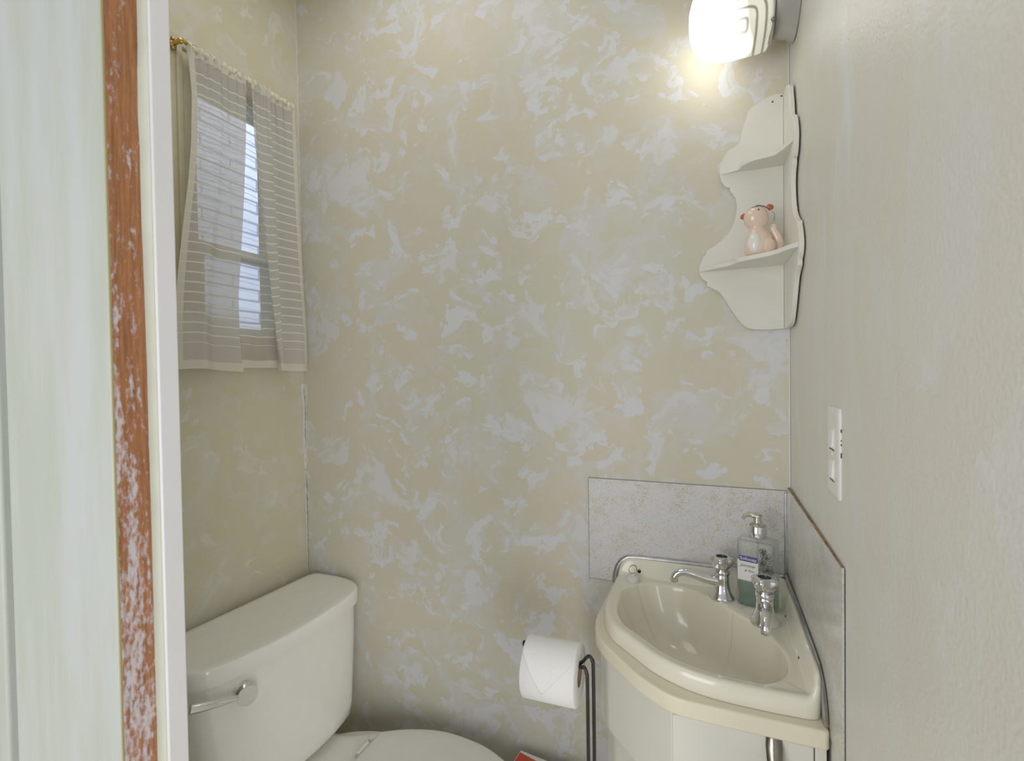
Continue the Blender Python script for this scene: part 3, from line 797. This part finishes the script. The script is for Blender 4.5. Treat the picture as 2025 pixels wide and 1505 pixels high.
pr = obj('side_panel', bm, M_shelf, sh, smooth=25, bevel=.001)
def shelf_board(pts, z):
    c = catmull([(p[0], p[1], 0) for p in pts], 6)
    P = [(p.x, p.y) for p in c]+[(-.0086, -.0106)]
    bm = nb(); prism(bm, P, z-.008, z); return obj('shelf_board', bm, M_shelf, sh, smooth=30, bevel=.0012)
shelf_board([(-.163,-.0106),(-.156,-.016),(-.140,-.030),(-.1107,-.0518),(-.102,-.064),(-.095,-.080),(-.0795,-.0933),(-.0518,-.1105),(-.036,-.1260),(-.024,-.1480),(-.015,-.162),(-.0086,-.170)], 1.509)
shelf_board([(-.1225,-.0106),(-.112,-.0135),(-.0907,-.022),(-.084,-.040),(-.0667,-.058),(-.0346,-.0680),(-.025,-.080),(-.0166,-.0996),(-.0125,-.112),(-.0086,-.125)], 1.704)
bm = nb()
for (x, y, z) in ((-.0275,-.0106,1.823),(-.012,-.0106,1.831),):
    lathe(bm, [(.0016,0),(.0016,.0008)], Matrix.Translation((x, y, z)) @ Matrix.Rotation(PI/2, 4, 'X'), 10)
obj('nail_hole', bm, M_hole, sh)

# ------------------------------------------------------------------ squirrel figurine
fg = thing('squirrel_figurine', 'peach glazed ceramic squirrel figurine sitting on the lower corner shelf', 'figurine', (-.054, -.088, 1.509))
F0 = Vector((-.0590, -.080, 1.5092))
def ell(bm, c, r, rot=None, u=28, v=18):
    res = bmesh.ops.create_uvsphere(bm, u_segments=u, v_segments=v, radius=1)
    M_ = Matrix.Translation(Vector(c)) @ (rot or Matrix()) @ Matrix.Diagonal((r[0], r[1], r[2], 1))
    bmesh.ops.transform(bm, matrix=M_, verts=res['verts'])
# figure axes: faces to the camera's left.  f = forward, s = toward viewer
fa = math.radians(205); FR = Matrix.Rotation(fa, 4, 'Z')     # local +x = forward
FS = .90
def fp(x, y, z): return F0+(FR @ Vector((x, y, z)))*FS
bm = nb()
# body as one continuous lofted surface, leaning a little
prof = [(.004,0,.0),(.021,0,.0003),(.0255,0,.004),(.0285,0,.013),(.0280,0,.023),(.0250,.000,.034),(.0205,.001,.045),(.0165,.003,.053),(.0150,.004,.0575),(.0180,.005,.0610),(.0225,.0055,.0680),(.0242,.006,.0760),(.0236,.006,.0840),(.0200,.006,.0920),(.0140,.006,.0975),(.0060,.006,.1000),(.0008,.006,.1002)]
rings = []
for r, ox, z in prof:
    rings.append([fp(ox+r*1.03*math.cos(2*PI*i/36), r*.92*math.sin(2*PI*i/36), z) for i in range(36)])
loft(bm, rings); bd = obj('body', bm, M_cer, fg, smooth=80)
bm = nb(); ell(bm, fp(-.008,.0195,.0165), (.0140,.0085,.0150), FR); obj('haunch', bm, M_cer, fg, smooth=80)
bm = nb(); ell(bm, fp(-.008,-.0195,.0165), (.0140,.0085,.0150), FR); obj('haunch', bm, M_cer, fg, smooth=80)
bm = nb(); ell(bm, fp(.0160,.0110,.0235), (.0105,.0125,.0195), FR @ Matrix.Rotation(.55, 4, 'Z')); obj('white_belly', bm, M_belly, fg, smooth=80)
bm = nb()
tp = catmull([fp(-.018,.004,.003), fp(-.0335,.006,.010), fp(-.0385,.006,.022), fp(-.0360,.006,.036), fp(-.0300,.006,.048), fp(-.0270,.006,.057), fp(-.0330,.006,.066)], 6)
n = len(tp); tube(bm, tp, [.0095*min(1,(i+2)/8)*(1-.35*sst(.3,.75,i/(n-1)))*(1-.80*sst(.86, 1, i/(n-1))) for i in range(n)], 18)
obj('tail', bm, M_cer, fg, smooth=80)
for (x, y, z), tl in (((-.0165,.0128,.0975), -.3), ((.0268,-.010,.0850), .6)):
    bm = nb(); ell(bm, fp(x, y, z), (.0068,.0042,.0052), FR @ Matrix.Rotation(tl, 4, 'Y')); obj('ear', bm, M_orange, fg, smooth=80)
bm = nb(); ell(bm, fp(.0110, .0182, .0900), (.0016,.0016,.0018), FR); obj('eye', bm, M_eye, fg, smooth=80)
bm = nb(); ell(bm, fp(.0245, .0060, .0885), (.0016,.0016,.0018), FR); obj('eye', bm, M_eye, fg, smooth=80)
bm = nb()
hb_ = [fp(.005-.0215*t+(.0255 if t < 0 else 0)*0, .004+.008*t, .0765+.0255*math.sqrt(max(0, 1-.72*t*t))) for t in [(-1+2*k/24) for k in range(25)]]
tube(bm, hb_, .0007, 6)
for k in (11,13,15,17,19,21):
    ell(bm, hb_[k]+Vector((0,0,.0010)), (.0016,.0016,.0014), None, 8, 6)
tube(bm, catmull([fp(-.017,.017,.088), fp(-.0225,.019,.080), fp(-.0215,.019,.068)], 5), .0004, 5)
obj('wire_headband', bm, M_wire, fg, smooth=60)

# ------------------------------------------------------------------ wall lamp
lp = thing('wall_lamp', 'glowing pressed-glass wall lamp on grey canopy in the upper corner', 'lamp', (0, -.085, 1.95))
LC = Vector((-.109, -.086, 1.958))
bm = nb(); lathe(bm, [(.078,0),(.080,.002),(.079,.006),(.072,.012),(.066,.034),(.060,.0385),(.056,.0385)], Matrix.Translation((WX-.0005, -.088, 1.975)) @ Matrix.Rotation(-PI/2, 4, 'Y'), 56)
cn = obj('canopy', bm, M_canopy, lp, smooth=40)
bm = nb(); lathe(bm, [(.056,0),(.056,.006)], Matrix.Translation((-.0365, -.087, 1.955)) @ Matrix.Rotation(-PI/2, 4, 'Y'), 40); obj('collar', bm, M_canopy, lp)
bm = nb(); tube(bm, [(-.039,-.118,1.912),(-.040,-.132,1.9075)], .0022, 8); ell(bm, (-.040,-.134,1.907), (.0035,.0035,.0035), None, 10, 8); obj('thumb_screw', bm, M_dchrome, lp)
# squared jar: superellipse sections along x, from the collar (right) to a domed end (left)
m = bpy.data.materials.new('lit_pressed_glass'); m.use_nodes = True; nt = m.node_tree; b = nt.nodes['Principled BSDF']
g = nt.nodes.new('ShaderNodeNewGeometry'); sx = nt.nodes.new('ShaderNodeSeparateXYZ'); nt.links.new(g.outputs['Position'], sx.inputs[0])
vd = nt.nodes.new('ShaderNodeVectorMath'); vd.operation = 'DISTANCE'; nt.links.new(g.outputs['Position'], vd.inputs[0]); vd.inputs[1].default_value = (-.140, -.090, 1.935)
mr = nt.nodes.new('ShaderNodeMapRange'); mr.inputs['From Min'].default_value = .050; mr.inputs['From Max'].default_value = .084; mr.inputs['To Min'].default_value = 5.5; mr.inputs['To Max'].default_value = .30
nt.links.new(vd.outputs['Value'], mr.inputs['Value'])
# concentric squared grooves of the pressed pattern, centred on the front face
ax = math_(nt, 'ABSOLUTE', math_(nt, 'SUBTRACT', sx.outputs['X'], -.088)); az = math_(nt, 'ABSOLUTE', math_(nt, 'SUBTRACT', sx.outputs['Z'], 1.908))
p4 = math_(nt, 'POWER', math_(nt, 'ADD', math_(nt, 'POWER', ax, 4.0), math_(nt, 'POWER', az, 4.0)), .25)
gv = math_(nt, 'FRACT', math_(nt, 'DIVIDE', p4, .0150))
gr = math_(nt, 'SUBTRACT', 1.0, ramp(nt, math_(nt, 'ABSOLUTE', math_(nt, 'SUBTRACT', gv, .5)), .06, .2))
inside = math_(nt, 'LESS_THAN', p4, .0465)
gr = math_(nt, 'MULTIPLY', gr, inside)
est = math_(nt, 'MULTIPLY', mr.outputs[0], math_(nt, 'SUBTRACT', 1.0, math_(nt, 'MULTIPLY', gr, .6)))
nt.links.new(mixc(nt, gr, lin((238,236,214)), lin((128,124,84))), b.inputs['Base Color'])
b.inputs['Emission Color'].default_value = (1, .98, .91, 1)
nt.links.new(est, b.inputs['Emission Strength']); b.inputs['Roughness'].default_value = .12
bump(nt, b, gr, .5, .002)
bm = nb(); rings = []
prof = [(-.0385,.052,.050),(-.041,.057,.056),(-.044,.060,.060),(-.060,.0615,.0620),(-.085,.0625,.0630),(-.110,.0625,.0630),(-.130,.0605,.0610),(-.148,.0555,.0560),(-.162,.0470,.0475),(-.172,.0350,.0355),(-.1775,.0200,.0205),(-.179,.0050,.0050)]
for x, ry, rz_ in prof:
    ex = 2.0/3.2
    ring = []
    for i in range(56):
        a = 2*PI*i/56; c, s = math.cos(a), math.sin(a)
        ring.append((x, LC.y+ry*math.copysign(abs(c)**ex, c), LC.z+rz_*math.copysign(abs(s)**ex, s)))
    rings.append(ring)
loft(bm, rings); gs = obj('glass_shade', bm, m, lp, smooth=50)
lp.rotation_euler = (0, 0, 0)

# ------------------------------------------------------------------ wall switch
sw = thing('wall_switch', 'white two-rocker switch plate on the right wall', 'switch', (0, -.38, 1.192))
bm = nb(); rings = []
def yz(hy, hz, r, x): 
    P = []
    for cy, cz, a0 in ((hy-r, hz-r, 0), (-hy+r, hz-r, PI/2), (-hy+r, -hz+r, PI), (hy-r, -hz+r, 3*PI/2)):
        for k in range(5):
            a = a0+PI/2*k/4; P.append((x, -.3805+cy+r*math.cos(a), 1.192+cz+r*math.sin(a)))
    return P
loft(bm, [yz(.0305,.057,.005,.001), yz(.0305,.057,.005,-.0008), yz(.0298,.0563,.005,-.0020), yz(.0275,.054,.005,-.0030), yz(.024,.050,.004,-.0034)])
obj('plate', bm, M_plastic, sw, smooth=40)
for zc_ in (1.2095, 1.1705):
    bm = nb(); box(bm, -.0040, -.0034, -.3805-.0105, -.3805+.0105, zc_-.0135, zc_+.0135); fr = obj('switch_frame', bm, M_plastic, sw, smooth=0)
    bm = nb(); vs = box(bm, -.0062, -.0036, -.3805-.0085, -.3805+.0085, zc_-.011, zc_+.011)
    for v in vs:
        if v.co.z > zc_ and v.co.x < -.005: v.co.x = -.0046
    obj('rocker', bm, simple('rocker_white', (232,232,234), .2), fr, bevel=.0008)
    bm = nb(); box(bm, -.0043, -.0034, -.3805-.0105, -.3805+.0105, zc_-.0150, zc_-.0136); obj('gap', bm, M_dark, fr, smooth=0)
bm = nb(); ell(bm, (-.0036, -.3805, 1.190), (.0012,.0026,.0030), None, 12, 8); obj('screw', bm, M_plastic, sw)
bm = nb()
for z, h in ((1.222,.004),(1.210,.0015),(1.205,.002),(1.192,.006)):
    box(bm, -.0010, -.0003, -.4128,-.4112, z-h/2, z+h/2)
obj('chipped_paint', bm, M_dark, sw, smooth=0)

# ------------------------------------------------------------------ toilet
to = thing('toilet', 'white two-piece toilet with closed lid standing by the left wall', 'toilet', (-.9, -.26, 0))
lidp = [(-1.203,-.040,.02),(-1.190,-.021,.02),(-1.095,-.0205,.03),(-1.040,-.037,.03),(-1.0088,-.066,.03),(-.9975,-.130,.05),(-.9930,-.2113,.05),(-.9990,-.3233,.06),(-1.0188,-.4058,.05),(-1.040,-.4600,.03),(-1.068,-.487,.03),(-1.115,-.497,.03),(-1.222,-.500,.02),(-1.2345,-.485,.015),(-1.228,-.366,0)]
lo = resample(roundpoly(lidp, .02, 6), 160); lo = [Vector(p) for p in lo]
if area(lo) < 0: lo.reverse()
zl = .735
bm = nb(); rings = []
for d_, z in ((.006, zl-.039), (.0015, zl-.037), (.0, zl-.030), (0, zl-.012), (.0006, zl-.0045), (.0022, zl-.0015), (.005, zl-.0002), (.02, zl+.0004)):
    q = inset2(lo, d_) if d_ else lo
    rings.append([(p.x, p.y, z) for p in q])
loft(bm, rings); obj('tank_lid', bm, M_porc, to, smooth=50)
# tank body, tapering to the bottom
cen = Vector((-1.115, -.262)); bm = nb(); rings = []
lb = inset2(lo, .010)
for z, sy, dxx in ((zl-.040,1,0),(.62,.975,.002),(.52,.90,.006),(.46,.85,.009),(.435,.82,.008),(.424,.79,0),(.420,.74,-.012)):
    ring = []
    for p in lb:
        w = (p.x+1.235)/.235
        x = p.x+dxx*w+(.012*w*(1-sy)*3)
        if z < .43: x = cen.x+(x-cen.x)*.96
        ring.append((x, cen.y+(p.y-cen.y)*sy, z))
    rings.append(ring)
loft(bm, rings); obj('tank', bm, M_porc, to, smooth=50)
# flush lever
fl_c = Vector((-1.0190, -.4040, .6640))
nrm = Vector((.93, -.36, 0)).normalized(); tan = Vector((-.36, -.93, 0)).normalized()
Rn = nrm.to_track_quat('Z', 'Y').to_matrix().to_4x4()
bm = nb(); lathe(bm, [(.0175,-.010),(.0180,.001),(.0178,.003),(.0130,.007),(.0125,.010),(.0170,.013),(.0195,.0165),(.0195,.0185)], Matrix.Translation(fl_c) @ Rn, 40)
lv = obj('flush_lever', bm, M_chrome, to, smooth=50)
bm = nb(); lathe(bm, [(.0193,.0184),(.0192,.0194),(.0175,.0200),(.002,.0202)], Matrix.Translation(fl_c) @ Rn, 40); obj('button_face', bm, simple('pearl_button', (214,216,206), .25), lv, smooth=50)
bm = nb()
a0 = fl_c+nrm*.014; pts = [a0+tan*s+Vector((0,0,1))*(.0+.30*s*.75)+nrm*(.004*math.sin(s*25)) for s in (.010,.025,.045,.065,.085,.098)]
tube(bm, pts, [.0050,.0052,.0060,.0068,.0074,.0072], 14, [.0050,.0058,.0070,.0084,.0094,.0092], up=(0,0,1))
obj('lever_arm', bm, M_chrome, lv, smooth=60)
# bowl: one lofted pedestal + rim + rear deck
def oval(cx_, cy_, a, b_, z, n=64, sq=2.3):
    e = 2/sq
    return [(cx_+a*math.copysign(abs(math.cos(t))**e, math.cos(t)), cy_+b_*math.copysign(abs(math.sin(t))**e, math.sin(t)), z) for t in [2*PI*k/n for k in range(n)]]
cy0 = -.262
bm = nb(); loft(bm, [oval(-.83,cy0,.27,.105,0), oval(-.83,cy0,.26,.10,.02), oval(-.82,cy0,.22,.095,.12), oval(-.80,cy0,.25,.12,.22), oval(-.775,cy0,.30,.165,.32), oval(-.765,cy0,.315,.182,.37), oval(-.765,cy0,.315,.184,.392), oval(-.765,cy0,.308,.178,.398)])
obj('bowl', bm, M_porc, to, smooth=50)
bm = nb(); dk = roundpoly([(-1.10,-.385,.03),(-.985,-.385,.03),(-.93,-.420,.03),(-.86,-.430,.03),(-.80,-.41,.03),(-.80,-.115,.03),(-.86,-.098,.03),(-.93,-.104,.03),(-.985,-.142,.03),(-1.10,-.150,.03)], .03, 5)
rings = []
dk = [Vector(p) for p in dk]
if area(dk) < 0: dk.reverse()
for d_, z in ((.012,.33),(.002,.36),(0,.385),(.002,.398),(.008,.4035),(.02,.404)):
    q = inset2(dk, d_) if d_ else dk; rings.append([(p.x, p.y, z) for p in q])
loft(bm, rings); obj('rear_deck', bm, M_porc, to, smooth=50)
# seat ring and lid
def seat_outline(x0, x1, hb, half, n=40):
    P = [(x0, cy0-hb), (x0, cy0+hb)]
    c = catmull([(x0, cy0+hb, 0), (x0+.055, cy0+half*.86, 0), (x0+.13, cy0+half*.985, 0), (x0+.20, cy0+half, 0), (x0+.28, cy0+half*.93, 0), (x0+.36, cy0+half*.72, 0), (x0+.42, cy0+half*.42, 0), (x1, cy0, 0)], 8)
    up = [Vector((p.x, p.y)) for p in c]
    dn = [Vector((p.x, 2*cy0-p.y)) for p in c[::-1]][1:]
    return up+dn
def flat_loft(name, out, levels, mat, parent):
    out = [Vector(p) for p in resample(out, 120)]
    if area(out) < 0: out.reverse()
    bm = nb(); rings = []
    for d_, z in levels:
        q = inset2(out, d_) if d_ else out; rings.append([(p.x, p.y, z) for p in q])
    loft(bm, rings); return obj(name, bm, mat, parent, smooth=50)
flat_loft('seat', seat_outline(-.898, -.442, .125, .186), ((.006,.399),(.0,.402),(0,.408),(.004,.411)), M_seat, to)
flat_loft('seat_lid', seat_outline(-.9045, -.438, .136, .1935), ((.008,.4115),(.001,.4130),(0,.4165),(.003,.4205),(.009,.4222),(.03,.4235),(.06,.4243)), M_seat, to)
for sy in (1, -1):
    bm = nb(); tube(bm, [(-.913, cy0+sy*.062, .4115), (-.913, cy0+sy*.10, .4115)], .008, 14); obj('hinge', bm, M_seat, to)
bm = nb(); box(bm, -.925, -.905, -.146, -.128, .4035, .4125); obj('hinge_cap', bm, M_seat, to, bevel=.003)

# ------------------------------------------------------------------ paper holder and roll
st = thing('toilet_paper_stand', 'black wire free-standing toilet paper holder between toilet and sink', 'paper holder', (-.344, -.272, 0))
r_ = .0032
bm = nb()
rc = Vector((-.4145, -.2625, .7560))
pA = catmull([(-.3475,-.279,.012), (-.3475,-.279,.30), (-.3475,-.279,.60), (-.3478,-.279,.752), (-.349,-.2785,.772), (-.3535,-.276,.7800), (-.3600,-.272,.7775), (-.3680,-.2675,.7745), (-.3900,-.2630,.7720), (-.455,-.2628,.7720)], 8)
tube(bm, pA, r_, 12)
pB = catmull([(-.3380,-.274,.012), (-.3380,-.274,.30), (-.3380,-.274,.60), (-.3382,-.274,.775), (-.3400,-.2735,.7930), (-.3450,-.271,.7990), (-.3515,-.268,.7945), (-.3590,-.2650,.7840), (-.3670,-.2630,.7785), (-.3900,-.2560,.7765), (-.455,-.2560,.7765), (-.468,-.2570,.7830), (-.4715,-.2600,.7900), (-.4700,-.2625,.7960), (-.4650,-.2635,.7980)], 8)
tube(bm, pB, r_, 12)
obj('wire_arms', bm, M_black, st, smooth=60)
bm = nb(); tube(bm, [(-.343+.075*math.cos(a)-.0, -.276+.075*math.sin(a), .0045) for a in [2*PI*k/40 for k in range(41)]], .004, 10)
tube(bm, [(-.3475-.07,-.279,.006), (-.338+.07,-.274,.006)], .004, 10)
obj('base_ring', bm, M_black, st, smooth=60)

roll = thing('toilet_paper_roll', 'white toilet paper roll with folded triangle end on the black stand', 'toilet paper', tuple(rc))
RL, RR = .098, .0525
RM = Matrix.Translation(rc) @ Matrix.Rotation(.03, 4, 'Z') @ Matrix.Rotation(PI/2, 4, 'Y')   # local z -> +x
bm = nb()
lathe(bm, [(.0205,-RL/2),(RR-.002,-RL/2),(RR,-RL/2+.002),(RR,RL/2-.002),(RR-.002,RL/2),(.0205,RL/2),(.0205,-RL/2)], RM, 72, False, False)
obj('paper', bm, M_paper, roll, smooth=50)
bm = nb(); lathe(bm, [(.0204,-RL/2+.0005),(.0204,RL/2-.0005),(.0195,RL/2-.0005),(.0195,-RL/2+.0005)], RM, 40, False, False); obj('cardboard_core', bm, M_core, roll, smooth=60)
# folded flap: elevation angle measured from horizontal toward the doorway (-y)
bm = nb(); nu, nv_ = 44, 26; V = []
def flap_end(u):   # lowest elevation (deg) along the roll, u 0 = left
    return 54+(-17-54)*(u/.42) if u < .42 else -17+(50+17)*((u-.42)/.58)
for i in range(nu+1):
    u = i/nu; row = []
    e1 = flap_end(u)
    for j in range(nv_+1):
        el = math.radians(100+(e1-100)*j/nv_)
        rr2 = RR+.0007+.0006*(j/nv_)
        x = -RL/2+.001+(RL-.002)*u
        p = Matrix.Translation(rc) @ Matrix.Rotation(.03, 4, 'Z') @ Vector((x, -rr2*math.cos(el), rr2*math.sin(el)))
        row.append(bm.verts.new(p))
    V.append(row)
for i in range(nu):
    for j in range(nv_): bm.faces.new((V[i][j], V[i+1][j], V[i+1][j+1], V[i][j+1]))
fo = obj('folded_flap', bm, M_paper, roll, smooth=60)
so = fo.modifiers.new('solid', 'SOLIDIFY'); so.thickness = .0008; so.offset = 1

# ------------------------------------------------------------------ red and white carton behind the toilet
ct = thing('carton', 'red and white carton standing on the floor behind the toilet bowl', 'box', (-.497, -.10, 0))
CT = Matrix.Translation((-.490, -.088, -.020)) @ Matrix.Rotation(-.12, 4, 'Z')
bm = nb(); box(bm, -.085, .085, -.033, .045, .021, .417, CT); obj('carton_body', bm, M_white, ct, bevel=.001)
bm = nb(); 
vs = [bm.verts.new(CT @ Vector(p)) for p in ((-.083,-.0335,.05),(.083,-.0335,.05),(.083,-.0335,.39),(-.083,-.0335,.4155))]; bm.faces.new(vs)
vs = [bm.verts.new(CT @ Vector(p)) for p in ((-.083,-.031,.4175),(.03,-.031,.4175),(-.02,.030,.4175),(-.083,.038,.4175))]; bm.faces.new(vs)
obj('red_print', bm, M_red, ct, smooth=0, fix=False)

# ------------------------------------------------------------------ lights
def area_light(name, loc, target, size, power, col, sy=None):
    l = bpy.data.lights.new(name, 'AREA'); l.energy = power; l.size = size; l.color = col
    if sy: l.shape = 'RECTANGLE'; l.size_y = sy
    o = bpy.data.objects.new(name, l); COL.objects.link(o); o.location = loc
    o.rotation_euler = (Vector(target)-Vector(loc)).to_track_quat('-Z', 'Y').to_euler(); return o
area_light('hall_fill', (1.0, -2.5, 1.0), (-.9, 0, .5), 1.3, 31, (1, .995, .99), 1.6)  # added fill through the doorway, toward the left side and back wall
area_light('hall_fill', (-1.3, -2.5, 1.15), (0, -.2, .8), 1.3, 25, (1, .997, .99), 1.6)  # second added fill from the hall side, toward the right wall
area_light('ceiling_fill', (-.72, -.50, 2.37), (-.85, -.5, 0), .8, 2.5, (1, .99, .97), .6)  # added overhead fill to even out the room, no fitting modelled
area_light('daylight', (-1.7, 1.0, 3.4), (-3.0, 1.6, 1.4), 1.5, 85, (.86,.92,1), 1.5)
w = bpy.data.worlds.new('world'); S.world = w; w.use_nodes = True
bg = w.node_tree.nodes['Background']; bg.inputs[0].default_value = (.90, .95, 1.0, 1); bg.inputs[1].default_value = .5

# ------------------------------------------------------------------ camera
cam = bpy.data.cameras.new('camera'); co = bpy.data.objects.new('camera', cam); COL.objects.link(co)
f_px, yaw, pit, rol = 972.5, .37668, .01848, -.01412
cam.sensor_fit = 'HORIZONTAL'; cam.sensor_width = 36; cam.lens = f_px/2025*36; cam.clip_start = .02
fw = Vector((-math.sin(yaw)*math.cos(pit), math.cos(yaw)*math.cos(pit), -math.sin(pit)))
rt = Vector((math.cos(yaw), math.sin(yaw), 0)); up = rt.cross(fw)
r2 = math.cos(rol)*rt+math.sin(rol)*up; u2 = -math.sin(rol)*rt+math.cos(rol)*up
Mx = Matrix((( r2.x, u2.x, -fw.x, -.1518), (r2.y, u2.y, -fw.y, -1.111), (r2.z, u2.z, -fw.z, 1.30), (0,0,0,1)))
co.matrix_world = Mx
cam.dof.use_dof = True; cam.dof.focus_distance = 1.15; cam.dof.aperture_fstop = 8
S.camera = co
S.view_settings.view_transform = 'Standard'; S.view_settings.look = 'None'; S.view_settings.exposure = -.1; S.view_settings.gamma = 1.15
S.cycles.max_bounces = 10; S.cycles.transparent_max_bounces = 16; S.cycles.diffuse_bounces = 6
S.cycles.use_denoising = True
